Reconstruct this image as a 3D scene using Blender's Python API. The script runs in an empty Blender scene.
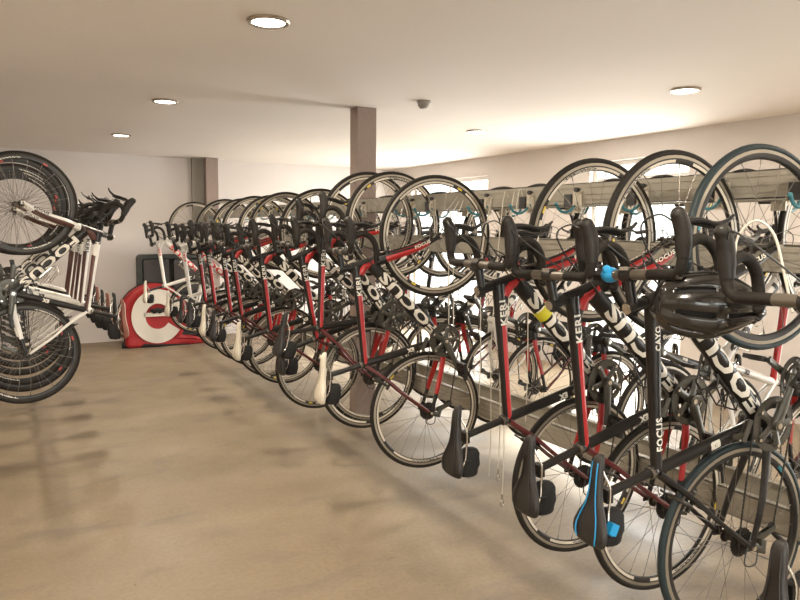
import bpy, bmesh, math, random
from mathutils import Vector, Matrix
PI = math.pi
R = math.radians
random.seed(7)
SC = bpy.context.scene
COL = SC.collection

# ------------------------------------------------------------------ materials
def _mat(name):
    m = bpy.data.materials.new(name); m.use_nodes = True
    return m, m.node_tree.nodes, m.node_tree.links, m.node_tree.nodes['Principled BSDF']
def simple(name, col, rough=.5, metal=0., coat=0., noise=0., nscale=30., bump=0., spec=.5):
    m, N, L, P = _mat(name)
    P.inputs['Roughness'].default_value = rough
    P.inputs['Metallic'].default_value = metal
    P.inputs['Coat Weight'].default_value = coat
    P.inputs['Coat Roughness'].default_value = .08
    P.inputs['Specular IOR Level'].default_value = spec
    tc = N.new('ShaderNodeTexCoord'); nz = N.new('ShaderNodeTexNoise')
    nz.inputs['Scale'].default_value = nscale; nz.inputs['Detail'].default_value = 3
    L.new(tc.outputs['Object'], nz.inputs['Vector'])
    mx = N.new('ShaderNodeMix'); mx.data_type = 'RGBA'
    k = 1 - noise
    mx.inputs[6].default_value = (col[0]*k, col[1]*k, col[2]*k, 1)
    mx.inputs[7].default_value = (min(1, col[0]*(1+noise)), min(1, col[1]*(1+noise)), min(1, col[2]*(1+noise)), 1)
    L.new(nz.outputs['Fac'], mx.inputs[0]); L.new(mx.outputs[2], P.inputs['Base Color'])
    if bump:
        b = N.new('ShaderNodeBump'); b.inputs['Strength'].default_value = bump; b.inputs['Distance'].default_value = .004
        L.new(nz.outputs['Fac'], b.inputs['Height']); L.new(b.outputs[0], P.inputs['Normal'])
    return m
def emit(name, col, s):
    m, N, L, P = _mat(name)
    P.inputs['Base Color'].default_value = (*col, 1)
    P.inputs['Emission Color'].default_value = (*col, 1); P.inputs['Emission Strength'].default_value = s
    return m
M = {}
M['black'] = simple('black_paint', (.013, .011, .010), .38, coat=.25, noise=.15, spec=.3)
M['carbon'] = simple('dark_carbon', (.018, .015, .013), .42, coat=.15, noise=.25, nscale=80, spec=.4)
M['red'] = simple('red_paint', (.40, .012, .012), .35, coat=.3, noise=.08)
M['darkred'] = simple('dark_red_paint', (.10, .012, .012), .35, coat=.3, noise=.1)
M['white'] = simple('white_paint', (.80, .77, .72), .3, coat=.4, noise=.03)
M['cream'] = simple('cream_paint', (.70, .63, .50), .4, coat=.2, noise=.05)
M['brown'] = simple('brown_red_paint', (.10, .035, .025), .35, coat=.3, noise=.1)
M['grey'] = simple('grey_paint', (.26, .24, .22), .35, coat=.3, noise=.08)
M['letter'] = simple('white_lettering', (.78, .74, .66), .45)
M['letter_dark'] = simple('dark_lettering', (.03, .028, .026), .45)
M['letter_red'] = simple('red_lettering', (.6, .03, .03), .45)
M['tyre'] = simple('tyre_rubber', (.017, .014, .011), .6, noise=.3, nscale=60, bump=.15, spec=.25)
M['tyre_teal'] = simple('teal_tyre_rubber', (.009, .021, .025), .55, noise=.3, nscale=60, bump=.15)
M['track'] = simple('brake_track_alloy', (.36, .32, .26), .35, metal=.6, noise=.1)
M['rim'] = simple('dark_rim', (.018, .016, .015), .4, noise=.2)
M['rim_patch'] = simple('cream_rim_patch', (.66, .60, .50), .4, noise=.08)
M['rim_yellow'] = simple('yellow_rim_patch', (.75, .55, .06), .4)
M['rim_red'] = simple('red_rim_patch', (.55, .06, .05), .4)
M['teal'] = simple('teal_patch', (.03, .25, .32), .4)
M['steel'] = simple('polished_steel', (.62, .58, .52), .25, metal=.95, noise=.1)
M['spoke'] = simple('spoke_steel', (.20, .18, .16), .35, metal=.6)
M['gear'] = simple('dark_gear_steel', (.045, .040, .034), .42, metal=.5, noise=.3, nscale=60)
M['crank'] = simple('grey_crank_alloy', (.075, .072, .060), .38, metal=.4, coat=.3, noise=.2)
M['ring'] = simple('chainring_alloy', (.075, .070, .058), .35, metal=.5, noise=.25, nscale=50)
M['tape'] = simple('black_bar_tape', (.018, .015, .012), .7, noise=.35, nscale=90, bump=.5, spec=.25)
M['hood'] = simple('black_rubber_hood', (.018, .015, .012), .5, noise=.25, nscale=120, bump=.2, spec=.35)
M['bar'] = simple('grey_bar_alloy', (.15, .13, .105), .35, metal=.5, noise=.15)
M['saddle'] = simple('black_saddle_cover', (.018, .015, .013), .5, noise=.25, nscale=150, bump=.2)
M['saddle_white'] = simple('cream_saddle_cover', (.72, .66, .55), .5, noise=.08)
M['saddle_brown'] = simple('brown_saddle_cover', (.24, .09, .06), .5, noise=.15)
M['bag'] = simple('black_bag_fabric', (.009, .008, .008), .8, noise=.4, nscale=120, bump=.5)
M['cable'] = simple('black_cable_housing', (.03, .03, .03), .4)
M['cable_white'] = simple('cream_cable_housing', (.62, .58, .50), .4)
M['blue'] = simple('blue_plastic', (.02, .30, .62), .4)
M['tealhook'] = simple('teal_coated_hook', (.05, .20, .24), .4, noise=.1)
M['yellow'] = simple('yellow_tape', (.62, .58, .03), .5)
M['plastic'] = simple('black_plastic', (.013, .012, .011), .45, noise=.2)
M['helmet'] = simple('glossy_black_helmet_shell', (.014, .012, .010), .22, coat=.5)
M['foam'] = simple('black_foam', (.012, .011, .010), .9, noise=.3)
M['galv'] = simple('galvanised_steel', (.36, .335, .28), .45, metal=.3, noise=.2, nscale=14, bump=.05)
M['plate'] = simple('zinc_plate', (.60, .55, .46), .4, metal=.5, noise=.15, nscale=40)
M['column'] = simple('taupe_column_paint', (.27, .205, .175), .6, noise=.08, nscale=18, bump=.03)
M['pilaster'] = simple('grey_render', (.34, .32, .28), .8, noise=.06, nscale=10)
M['crate'] = simple('dark_green_plastic', (.030, .034, .028), .55, noise=.2, nscale=25)
M['crate_in'] = simple('dark_plastic_panel', (.045, .038, .034), .6, noise=.2, nscale=25)
M['bagred'] = simple('red_nylon', (.36, .012, .014), .5, noise=.12, nscale=8, bump=.3)
M['bagwhite'] = simple('white_print', (.76, .71, .63), .6, noise=.12, nscale=6)
M['frame_alu'] = simple('white_window_frame', (.74, .72, .68), .4)
M['ringmetal'] = simple('downlight_trim', (.50, .45, .38), .25, metal=.85)
M['detector'] = simple('grey_detector_plastic', (.30, .27, .24), .5)
M['cap'] = simple('stopper_rubber', (.05, .05, .05), .6)
M['lamp'] = emit('lamp_diffuser', (1, .95, .86), 9)

def mat_wall(name, c1, c2, scale=1.2):
    m, N, L, P = _mat(name)
    tc = N.new('ShaderNodeTexCoord')
    n1 = N.new('ShaderNodeTexNoise'); n1.inputs['Scale'].default_value = scale; n1.inputs['Detail'].default_value = 6
    n2 = N.new('ShaderNodeTexNoise'); n2.inputs['Scale'].default_value = 55; n2.inputs['Detail'].default_value = 4
    L.new(tc.outputs['Object'], n1.inputs['Vector']); L.new(tc.outputs['Object'], n2.inputs['Vector'])
    mx = N.new('ShaderNodeMix'); mx.data_type = 'RGBA'
    mx.inputs[6].default_value = (*c1, 1); mx.inputs[7].default_value = (*c2, 1)
    cr = N.new('ShaderNodeValToRGB'); cr.color_ramp.elements[0].position = .35; cr.color_ramp.elements[1].position = .65
    L.new(n1.outputs['Fac'], cr.inputs[0]); L.new(cr.outputs[0], mx.inputs[0])
    L.new(mx.outputs[2], P.inputs['Base Color'])
    b = N.new('ShaderNodeBump'); b.inputs['Strength'].default_value = .25; b.inputs['Distance'].default_value = .004
    L.new(n2.outputs['Fac'], b.inputs['Height']); L.new(b.outputs[0], P.inputs['Normal'])
    P.inputs['Roughness'].default_value = .85
    return m
M['wall'] = mat_wall('plastered_wall', (.65, .60, .575), (.69, .64, .61))
M['ceiling'] = mat_wall('plastered_ceiling', (.74, .685, .63), (.78, .72, .665), .7)
def mat_floor():
    m, N, L, P = _mat('polished_concrete_floor')
    tc = N.new('ShaderNodeTexCoord')
    def noise(s, d, dist=0, stretch=None):
        n = N.new('ShaderNodeTexNoise'); n.inputs['Scale'].default_value = s; n.inputs['Detail'].default_value = d
        n.inputs['Distortion'].default_value = dist
        if stretch:
            mp = N.new('ShaderNodeMapping'); mp.inputs['Scale'].default_value = stretch; mp.inputs['Rotation'].default_value = (0, 0, R(32))
            L.new(tc.outputs['Object'], mp.inputs[0]); L.new(mp.outputs[0], n.inputs['Vector'])
        else: L.new(tc.outputs['Object'], n.inputs['Vector'])
        return n
    def ramp(src, a, b, ca=(0, 0, 0, 1), cb=(1, 1, 1, 1)):
        r = N.new('ShaderNodeValToRGB'); r.color_ramp.elements[0].position = a; r.color_ramp.elements[1].position = b
        r.color_ramp.elements[0].color = ca; r.color_ramp.elements[1].color = cb
        L.new(src, r.inputs[0]); return r
    def mix(f, a, b, t='MIX'):
        x = N.new('ShaderNodeMix'); x.data_type = 'RGBA'; x.blend_type = t
        if isinstance(f, float): x.inputs[0].default_value = f
        else: L.new(f, x.inputs[0])
        for i, v in ((6, a), (7, b)):
            if isinstance(v, tuple): x.inputs[i].default_value = v
            else: L.new(v, x.inputs[i])
        return x.outputs[2]
    base = ramp(noise(.9, 6, .4, (1, 2.2, 1)).outputs['Fac'], .3, .7, (.245, .188, .122, 1), (.305, .240, .163, 1))
    fine = ramp(noise(45, 5).outputs['Fac'], .35, .65, (.86, .86, .86, 1), (1.0, 1.0, 1.0, 1))
    c = mix(1.0, base.outputs[0], fine.outputs[0], 'MULTIPLY')
    st = ramp(noise(1.3, 9, 1.6, (1, 2.0, 1)).outputs['Fac'], .54, .72)
    st2 = N.new('ShaderNodeMath'); st2.operation = 'MULTIPLY'; st2.inputs[1].default_value = .6
    L.new(st.outputs[0], st2.inputs[0])
    c = mix(st2.outputs[0], c, (.165, .130, .108, 1))
    sp = ramp(noise(16, 2, .6).outputs['Fac'], .735, .76)
    sp2 = N.new('ShaderNodeMath'); sp2.operation = 'MULTIPLY'; sp2.inputs[1].default_value = .6
    L.new(sp.outputs[0], sp2.inputs[0])
    c = mix(sp2.outputs[0], c, (.13, .085, .055, 1))
    L.new(c, P.inputs['Base Color'])
    rr = ramp(noise(3, 5, .5).outputs['Fac'], .3, .7, (.42, .42, .42, 1), (.62, .62, .62, 1))
    L.new(rr.outputs[0], P.inputs['Roughness'])
    b = N.new('ShaderNodeBump'); b.inputs['Strength'].default_value = .05; b.inputs['Distance'].default_value = .004
    L.new(fine.outputs[0], b.inputs['Height']); L.new(b.outputs[0], P.inputs['Normal'])
    return m
M['floor'] = mat_floor()
def mat_glass():
    m, N, L, P = _mat('window_glass')
    N.remove(P); o = N['Material Output']
    t = N.new('ShaderNodeBsdfTransparent'); g = N.new('ShaderNodeBsdfGlossy'); g.inputs['Roughness'].default_value = .02
    t.inputs[0].default_value = (.93, .96, .95, 1)
    x = N.new('ShaderNodeMixShader'); x.inputs[0].default_value = .07
    L.new(t.outputs[0], x.inputs[1]); L.new(g.outputs[0], x.inputs[2]); L.new(x.outputs[0], o.inputs[0])
    return m
M['glass'] = mat_glass()

# ------------------------------------------------------------------ mesh helper
def V(*a): return Vector(a)
def smooth_path(pts, k=4):
    P = [Vector(p) for p in pts]; out = []
    for i in range(len(P)-1):
        p0 = P[i-1] if i else P[0]*2-P[1]; p1 = P[i]; p2 = P[i+1]; p3 = P[i+2] if i+2 < len(P) else P[-1]*2-P[-2]
        for j in range(k):
            t = j/k
            out.append(.5*((2*p1)+(p2-p0)*t+(2*p0-5*p1+4*p2-p3)*t*t+(3*p1-p0-3*p2+p3)*t**3))
    out.append(P[-1]); return out
def lerp_list(vals, n):
    out = []
    for i in range(n):
        t = i/(n-1)*(len(vals)-1); k = min(int(t), len(vals)-2); f = t-k
        a, b = vals[k], vals[k+1]
        out.append(tuple(x+(y-x)*f for x, y in zip(a, b)) if isinstance(a, tuple) else a+(b-a)*f)
    return out
class MB:
    def __init__(s): s.v = []; s.f = []; s.m = []
    def tube(s, pts, rad, n=8, mat=0, caps=True, side=None, matf=None, closed=False):
        P = [Vector(p) for p in pts]; K = len(P)
        if not isinstance(rad, list): rad = [rad]*K
        elif len(rad) != K: rad = lerp_list(rad, K)
        T = []
        for i in range(K):
            if closed: t = P[(i+1) % K]-P[i-1]
            else: t = P[min(i+1, K-1)]-P[max(i-1, 0)]
            T.append(t.normalized())
        if side is None:
            a = Vector((0, 0, 1)) if abs(T[0].z) < .9 else Vector((1, 0, 0))
            sd = T[0].cross(a).normalized()
        base = len(s.v)
        for i in range(K):
            if side is not None: sd = Vector(side); sd = (sd-T[i]*sd.dot(T[i])).normalized()
            else: sd = (sd-T[i]*sd.dot(T[i])).normalized()
            up = sd.cross(T[i]).normalized()
            r = rad[i]; a, b = (r if isinstance(r, tuple) else (r, r))
            for j in range(n):
                q = 2*PI*j/n
                s.v.append(P[i]+sd*(a*math.cos(q))+up*(b*math.sin(q)))
        R_ = K if closed else K-1
        for i in range(R_):
            for j in range(n):
                i2 = (i+1) % K
                s.f.append((base+i*n+j, base+i*n+(j+1) % n, base+i2*n+(j+1) % n, base+i2*n+j))
                s.m.append(matf(i/max(1, R_-1), j/n) if matf else mat)
        if caps and not closed:
            s.f.append(tuple(base+j for j in range(n))[::-1]); s.m.append(mat)
            s.f.append(tuple(base+(K-1)*n+j for j in range(n))); s.m.append(mat)
        return s
    def revolve(s, prof, seg=48, center=(0, 0, 0), mats=None, matf=None, closed=True, mat=0):
        # prof: (r, y) around the y axis
        c = Vector(center); n = len(prof); base = len(s.v)
        for i in range(seg):
            a = 2*PI*i/seg
            for (r, y) in prof: s.v.append(c+Vector((r*math.cos(a), y, r*math.sin(a))))
        for i in range(seg):
            i2 = (i+1) % seg
            for j in range(n if closed else n-1):
                j2 = (j+1) % n
                s.f.append((base+i*n+j, base+i*n+j2, base+i2*n+j2, base+i2*n+j))
                mm = mats[j] if mats else mat
                if matf: mm = matf((i+.5)/seg*360, j, mm)
                s.m.append(mm)
        return s
    def cyl(s, p0, p1, r, n=12, mat=0): return s.tube([p0, p1], r, n, mat)
    def box(s, c, size, mat=0, mtx=None):
        c = Vector(c); h = Vector(size)/2; base = len(s.v)
        for x in (-1, 1):
            for y in (-1, 1):
                for z in (-1, 1):
                    p = Vector((x*h.x, y*h.y, z*h.z))
                    if mtx: p = mtx @ p
                    s.v.append(c+p)
        for f in ((0, 1, 3, 2), (4, 6, 7, 5), (0, 4, 5, 1), (2, 3, 7, 6), (0, 2, 6, 4), (1, 5, 7, 3)):
            s.f.append(tuple(base+i for i in f)); s.m.append(mat)
        return s
    def sphere(s, c, r, mat=0, seg=10, rings=6):
        r = r if isinstance(r, tuple) else (r, r, r); c = Vector(c)
        base = len(s.v)
        for i in range(rings+1):
            th = PI*i/rings
            for j in range(seg):
                ph = 2*PI*j/seg
                s.v.append(c+Vector((r[0]*math.sin(th)*math.cos(ph), r[1]*math.sin(th)*math.sin(ph), r[2]*math.cos(th))))
        for i in range(rings):
            for j in range(seg):
                s.f.append((base+i*seg+j, base+(i+1)*seg+j, base+(i+1)*seg+(j+1) % seg, base+i*seg+(j+1) % seg)); s.m.append(mat)
        return s
    def prism(s, poly, y0, y1, mat=0, plane='xz', hole=None):
        # poly in (a,b); extruded along the third axis; hole = same-length inner ring
        def pt(a, b, y): return Vector((a, y, b)) if plane == 'xz' else (Vector((a, b, y)) if plane == 'xy' else Vector((y, a, b)))
        n = len(poly); base = len(s.v)
        for y in (y0, y1):
            for a, b in poly: s.v.append(pt(a, b, y))
        for i in range(n):
            j = (i+1) % n
            s.f.append((base+i, base+j, base+n+j, base+n+i)); s.m.append(mat)
        if hole:
            b2 = len(s.v)
            for y in (y0, y1):
                for a, b in hole: s.v.append(pt(a, b, y))
            for i in range(n):
                j = (i+1) % n
                s.f.append((b2+j, b2+i, b2+n+i, b2+n+j)); s.m.append(mat)
                s.f.append((base+j, base+i, b2+i, b2+j)); s.m.append(mat)
                s.f.append((base+n+i, base+n+j, b2+n+j, b2+n+i)); s.m.append(mat)
        else:
            s.f.append(tuple(base+i for i in range(n))[::-1]); s.m.append(mat)
            s.f.append(tuple(base+n+i for i in range(n))); s.m.append(mat)
        return s
    def off(s, d):
        d = Vector(d); s.v = [v+d for v in s.v]; return s
    def mesh(s, name, mats, smooth=True, ang=40):
        me = bpy.data.meshes.new(name)
        me.from_pydata([tuple(v) for v in s.v], [], s.f)
        for m in mats: me.materials.append(M[m] if isinstance(m, str) else m)
        me.polygons.foreach_set('material_index', s.m)
        bm = bmesh.new(); bm.from_mesh(me)
        bmesh.ops.recalc_face_normals(bm, faces=bm.faces)
        bm.to_mesh(me); bm.free()
        if smooth:
            me.polygons.foreach_set('use_smooth', [True]*len(me.polygons))
            me.set_sharp_from_angle(angle=R(ang))
        me.update(); return me
def link(name, me, parent=None):
    o = bpy.data.objects.new(name, me); COL.objects.link(o)
    if parent: o.parent = parent
    return o
def tag(o, label=None, cat=None, group=None, kind=None):
    if label: o['label'] = label
    if cat: o['category'] = cat
    if group: o['group'] = group
    if kind: o['kind'] = kind
    return o
def empty(name, loc, label, cat, group=None, rz=0):
    o = bpy.data.objects.new(name, None); COL.objects.link(o); o.empty_display_size = .1
    o.location = loc; o.rotation_euler.z = rz
    return tag(o, label, cat, group)

# text as flat polygons, returned as bmesh with (x, y)
def text_bm(body, size, bold=.0, cut_x=None, cut_y=None, res=2, shear=0.):
    cu = bpy.data.curves.new('lettering', 'FONT'); cu.body = body; cu.size = size; cu.offset = bold
    cu.resolution_u = res; cu.align_x = 'CENTER'; cu.align_y = 'CENTER'; cu.shear = shear
    cu.space_character = 1.1
    o = bpy.data.objects.new('lettering', cu); COL.objects.link(o)
    dg = bpy.context.evaluated_depsgraph_get(); dg.update()
    me = bpy.data.meshes.new_from_object(o.evaluated_get(dg))
    bm = bmesh.new(); bm.from_mesh(me)
    bpy.data.objects.remove(o); bpy.data.curves.remove(cu); bpy.data.meshes.remove(me)
    xs = [v.co.x for v in bm.verts]; ys = [v.co.y for v in bm.verts]
    cx, cy = (min(xs)+max(xs))/2, (min(ys)+max(ys))/2
    for v in bm.verts: v.co.x -= cx; v.co.y -= cy
    w, h = max(xs)-min(xs), max(ys)-min(ys)
    for step, ax, ext in ((cut_x, 0, w), (cut_y, 1, h)):
        if step:
            k = -int(ext/2/step)
            while k*step < ext/2:
                co = [0, 0, 0]; no = [0, 0, 0]; co[ax] = k*step; no[ax] = 1
                bmesh.ops.bisect_plane(bm, geom=bm.verts[:]+bm.edges[:]+bm.faces[:], plane_co=co, plane_no=no)
                k += 1
    return bm
def bm_into(mb, bm, fn, mat=0):
    base = len(mb.v); bm.verts.ensure_lookup_table(); bm.verts.index_update()
    for v in bm.verts: mb.v.append(fn(v.co.x, v.co.y))
    for f in bm.faces: mb.f.append(tuple(base+v.index for v in f.verts)); mb.m.append(mat)

# ------------------------------------------------------------------ bicycle geometry (upright: x forward, y left, z up)
BB = V(0, 0, 0)
RH = V(-.402, 0, .07); FH = V(.578, 0, .07)
AX = V(-math.cos(R(73)), 0, math.sin(R(73)))
CROWN = V(.432, 0, .412)
HT_LO = CROWN; HT_HI = CROWN+AX*.150
ST = V(-.284, 0, .959)
SEAT_J = ST*.485
ORIGIN = RH+V(-.335, 0, 0)
TT0, TT1 = ST*.468, HT_HI-AX*.028
DT0, DT1 = V(0, 0, 0), HT_LO+AX*.045
CLAMP = HT_HI+AX*.048+V(.094, 0, .022)

def g_frame():
    # slots: 0 main 1 accent(red) 2 dark accent 3 stay accent
    b = MB()
    def ttm(t, a):     # a = 0 is the left side (+y), .5 the right
        if t < .06: return 2
        if .32 < a < .62 or a > .88 or a < .12: return 2 if t < .62 else 0
        return 0
    n = 16
    b.tube([TT0+(TT1-TT0)*(i/14) for i in range(15)], [(.017, .019), (.018, .019), (.021, .022), (.023, .026)], n, 0, side=(0, 1, 0),
           matf=lambda t, a: (1 if a < .51 and t < .72 else (4 if t < .86 else 0)))
    b.tube([DT0+(DT1-DT0)*(i/14) for i in range(15)], [(.030, .027), (.026, .031), (.025, .031), (.027, .034)], n, 0, side=(0, 1, 0))
    b.tube([V(0, 0, 0), ST*.2, ST*.49], [(.026, .020), (.016, .022), (.017, .019)], n, 0, side=(0, 1, 0))
    # head tube with the red wedge where the top tube joins it
    b.tube([HT_LO-AX*.004, HT_LO+AX*.03, HT_LO+AX*.09, HT_HI], [(.026, .027), (.024, .025), (.021, .023), (.021, .022)], n, 0, side=(0, 1, 0))
    b.tube([TT1-V(.095, 0, .020), TT1-V(.045, 0, .024), HT_LO+AX*.075-V(.016, 0, 0), HT_LO+AX*.02-V(.004, 0, 0)], [(.010, .012), (.0225, .024), (.0265, .026), (.027, .024)], n, 0, side=(0, 1, 0),
           matf=lambda t, a: 1 if (.3 < a < .7 or a < .2 or a > .8) and t > .2 else 0)
    b.tube([V(0, -.037, 0), V(0, .037, 0)], .0235, 18, 0)
    b.sphere(SEAT_J, (.023, .021, .024), 4)
    for s in (-1, 1):
        ss = smooth_path([SEAT_J+V(-.004, s*.012, -.02), SEAT_J+V(-.085, s*.030, -.145), RH+V(.10, s*.055, .15), RH+V(.006, s*.066, .012)], 4)
        b.tube(ss, [(.0085, .010), (.0075, .0095), (.007, .008), (.008, .009)], 8, 0, side=(0, 1, 0), matf=lambda t, a: 2)
        cs = smooth_path([V(-.018, s*.026, -.002), V(-.13, s*.040, .004), RH+V(.14, s*.060, -.038), RH+V(0.004, s*.066, -.006)], 4)
        b.tube(cs, [(.012, .019), (.010, .017), (.008, .014), (.008, .010)], 8, 0, side=(0, 1, 0),
               matf=lambda t, a: 3 if .12 < t < .80 else 0)
        b.box(RH+V(.004, s*.066, 0), (.034, .006, .038), 0)
    b.tube([SEAT_J+V(-.088, -.032, -.150), SEAT_J+V(-.088, .032, -.150)], .007, 8, 2)
    return b.off(-ORIGIN)
def on_tube(p0, p1, a, bb, sgn):
    ax = (p1-p0).normalized(); L = (p1-p0).length; side = V(0, sgn, 0); up = V(0, 1, 0).cross(ax)
    if up.z < 0: up = -up
    def mk(s0, flip=False):
        def fn(tx, ty):
            s = s0+(tx if sgn < 0 else -tx)*(1 if not flip else -1)
            q = ty/max(a, bb)*(1 if not flip else -1)
            return p0+ax*s+side*(math.cos(q)*(a+.0012))+up*(math.sin(q)*(bb+.0012))-ORIGIN
        return fn
    return mk
def word_on(sg, p0, p1, a, bb, at, body, size, bold, sx):
    b = MB()
    bm = text_bm(body, size, bold, cut_y=.005); bmesh.ops.scale(bm, vec=(sx, 1, 1), verts=bm.verts)
    bm_into(b, bm, on_tube(p0, p1, a, bb, sg)(at)); bm.free()
    return b
WORDS = {'dtw': (DT0, DT1, .0265, .0315, .300, 'FOCUS', .084, .0035, 1.62), 'ttw': (TT0, TT1, .0218, .0238, .425, 'KERI', .036, .001, 1.3),
         'stw': (V(0, 0, 0), ST*.49, .0177, .0217, .20, 'EX', .030, .002, 1), 'ttc': (TT0, TT1, .0208, .0228, .42, 'CAYO', .026, .0008, 1),
         'ttf': (TT0, TT1, .0190, .0205, .120, 'FOCUS', .032, .001, 1), 'ste': (V(0, 0, 0), ST*.49, .0177, .0217, .23, 'E3', .032, .003, 1.2)}
def g_fork():
    b = MB()
    b.sphere(CROWN+V(.002, 0, -.012), (.030, .036, .026), 0)
    for s in (-1, 1):
        p = smooth_path([CROWN+V(.002, s*.022, -.012), CROWN-AX*.10+V(.003, s*.046, 0), CROWN-AX*.24+V(.012, s*.050, 0), FH+V(0, s*.052, 0)], 5)
        b.tube(p, [(.014, .021), (.011, .021), (.009, .016), (.007, .010)], 12, 0, side=(0, 1, 0),
               matf=lambda t, a: 1 if a < .51 and .10 < t < .80 else 0)
        b.box(FH+V(0, s*.052, 0), (.022, .006, .026), 0)
    b.tube([HT_HI, HT_HI+AX*.060], .018, 14, 0)
    return b.off(-ORIGIN)
def g_fork_letters(sg_):
    b = MB()
    for sg in (sg_,):
        p0, p1 = CROWN-AX*.10+V(.003, sg*.0500, 0), FH+V(0, sg*.0530, 0)
        ax = (p0-p1).normalized(); up = V(0, 1, 0).cross(ax)
        if up.x < 0: up = -up
        bm = text_bm('FOCUS', .022, .001)
        bmesh.ops.scale(bm, vec=(1.3, 1, 1), verts=bm.verts)
        def fn(tx, ty):
            return p1+ax*(.115+(tx if sg > 0 else -tx))+V(0, sg*.0095, 0)+up*(ty if 1 else -ty)-ORIGIN
        bm_into(b, bm, fn); bm.free()
    return b
def g_tyre(seg=64):
    b = MB(); pr = []
    for i in range(10):
        a = 2*PI*i/10+PI; pr.append((.3235+.0125*math.cos(a), .0122*math.sin(a)))
    return b.revolve(pr, seg)
def g_rim(seg=64):
    b = MB()
    pr = [(.3155, .0095), (.3045, .0103), (.2990, .0108), (.2885, .0085), (.2845, 0), (.2885, -.0085), (.2990, -.0108), (.3045, -.0103), (.3155, -.0095)]
    mats = [1, 0, 0, 0, 0, 0, 0, 1, 0]
    def mf(deg, j, mm):
        if j in (2, 5):
            d = deg % 180
            if 8 < d < 86: return 2
            if 88 < d < 97: return 3
            if 104 < d < 168: return 2
        return mm
    return b.revolve(pr, seg, mats=mats, matf=mf)
def g_rim_letters(sg_, base_):
    b = MB()
    for sg in (sg_,):
        for base in (base_,):
            bm = text_bm('CONCEPT', .0105, .0006, cut_x=.02, res=1, shear=.3); bmesh.ops.scale(bm, vec=(3.3, 1, 1), verts=bm.verts)
            def fn(tx, ty):
                r = .2938+ty; a = R(base)+tx/.294*(1 if sg > 0 else 1)*(-1 if sg > 0 else 1)
                y = .0085+(r-.2885)/.0105*.0023
                return V(r*math.cos(a), sg*(y+.0008), r*math.sin(a))
            bm_into(b, bm, fn); bm.free()
    return b
def g_hub(rear=False):
    b = MB()
    if rear: b.revolve([(.0, -.064), (.010, -.064), (.010, -.058), (.021, -.030), (.026, -.029), (.026, -.025), (.013, -.022), (.011, 0), (.013, .028), (.024, .031), (.024, .035), (.010, .045), (.010, .064), (0, .064)], 20, closed=False)
    else: b.revolve([(.0, -.050), (.009, -.050), (.010, -.040), (.020, -.037), (.020, -.033), (.011, -.028), (.009, 0), (.011, .028), (.020, .033), (.020, .037), (.010, .040), (.009, .050), (0, .050)], 20, closed=False)
    w = .074 if rear else .060
    b.cyl((0, -w, 0), (0, w, 0), .0055, 8)
    b.tube([(0, w-.004, 0), (.012, w+.006, .012), (.040, w+.004, .034)], [(.006, .006), (.007, .004), (.006, .003)], 8, 1)   # quick release lever
    b.cyl((0, -w-.008, 0), (0, -w+.006, 0), .008, 10, 1)
    return b
def spoke_pts(a, s, cross, rear):
    fy = (.033 if s > 0 else .027) if rear else .035
    fr = .022 if rear else .018
    rim = V(.2865*math.cos(a), 0, .2865*math.sin(a)); fa = a+cross
    return V(fr*math.cos(fa), s*fy, fr*math.sin(fa)), rim
def g_spoke(rear, s, cross):
    p, q = spoke_pts(0, s, cross, rear); b = MB(); b.tube([p, q], .00115, 4)
    b.tube([q+(p-q).normalized()*.018, q], .0021, 5); return b
def spoke_list(rear):
    n = 24 if rear else 20; out = []
    for i in range(n):
        s = 1 if i % 2 else -1
        c = R(70) if (i//2) % 2 else R(-70)
        out.append((2*PI*i/n, s, c))
    return out
def g_spokes(rear):
    b = MB()
    for a, s, c in spoke_list(rear):
        p, q = spoke_pts(a, s, c, rear); b.tube([p, q], .00125, 3)
    return b
def gear_poly(r, teeth, h):
    out = []
    for i in range(teeth):
        for k, rr in ((0, r-h), (.3, r), (.55, r), (.85, r-h)):
            a = 2*PI*(i+k)/teeth; out.append((rr*math.cos(a), rr*math.sin(a)))
    return out
def g_cassette():
    b = MB()
    for k, (t, r) in enumerate([(11, .023), (13, .027), (15, .031), (17, .036), (19, .040), (22, .045), (25, .051)]):
        b.prism(gear_poly(r, t, .0035), -.053+k*.0040, -.051+k*.0040)
    b.cyl((0, -.056, 0), (0, -.024, 0), .018, 14)
    return b
def g_chainring():
    b = MB()
    for r, t, rin, y in ((.094, 50, .068, -.049), (.068, 34, .052, -.042)):
        po = gear_poly(r, t, .0038); n = len(po)
        b.prism(po, y, y-.003 if r > .1 else y+.003, hole=[(rin*math.cos(2*PI*i/n), rin*math.sin(2*PI*i/n)) for i in range(n)])
    for i in range(5):
        a = 2*PI*i/5+R(20); u = V(math.cos(a), 0, math.sin(a))
        b.tube([u*.012+V(0, -.050, 0), u*.05+V(0, -.051, 0), u*.078+V(0, -.0505, 0)], [(.006, .015), (.006, .013), (.005, .016)], 8, 1, side=(0, 1, 0))
        b.cyl(u*.078+V(0, -.056, 0), u*.078+V(0, -.044, 0), .006, 8, 2)
    b.cyl((0, -.056, 0), (0, -.044, 0), .024, 16, 1)
    return b.off(-ORIGIN)
CA = R(-52)
def g_crank(s):
    a = CA if s < 0 else CA+PI
    u = V(math.cos(a), 0, math.sin(a)); b = MB()
    p = [V(0, s*.060, 0), u*.05+V(0, s*.066, 0), u*.12+V(0, s*.070, 0), u*.172+V(0, s*.072, 0)]
    b.tube(p, [(.010, .021), (.009, .018), (.008, .015), (.009, .017)], 12, 0, side=(0, 1, 0))
    b.cyl((0, s*.050, 0), (0, s*.072, 0), .019, 16, 0)
    b.cyl((0, s*.071, 0), (0, s*.0745, 0), .010, 12, 1)
    b.cyl(u*.17+V(0, s*.062, 0), u*.17+V(0, s*.082, 0), .011, 12, 0)
    return b.off(-ORIGIN)
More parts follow.
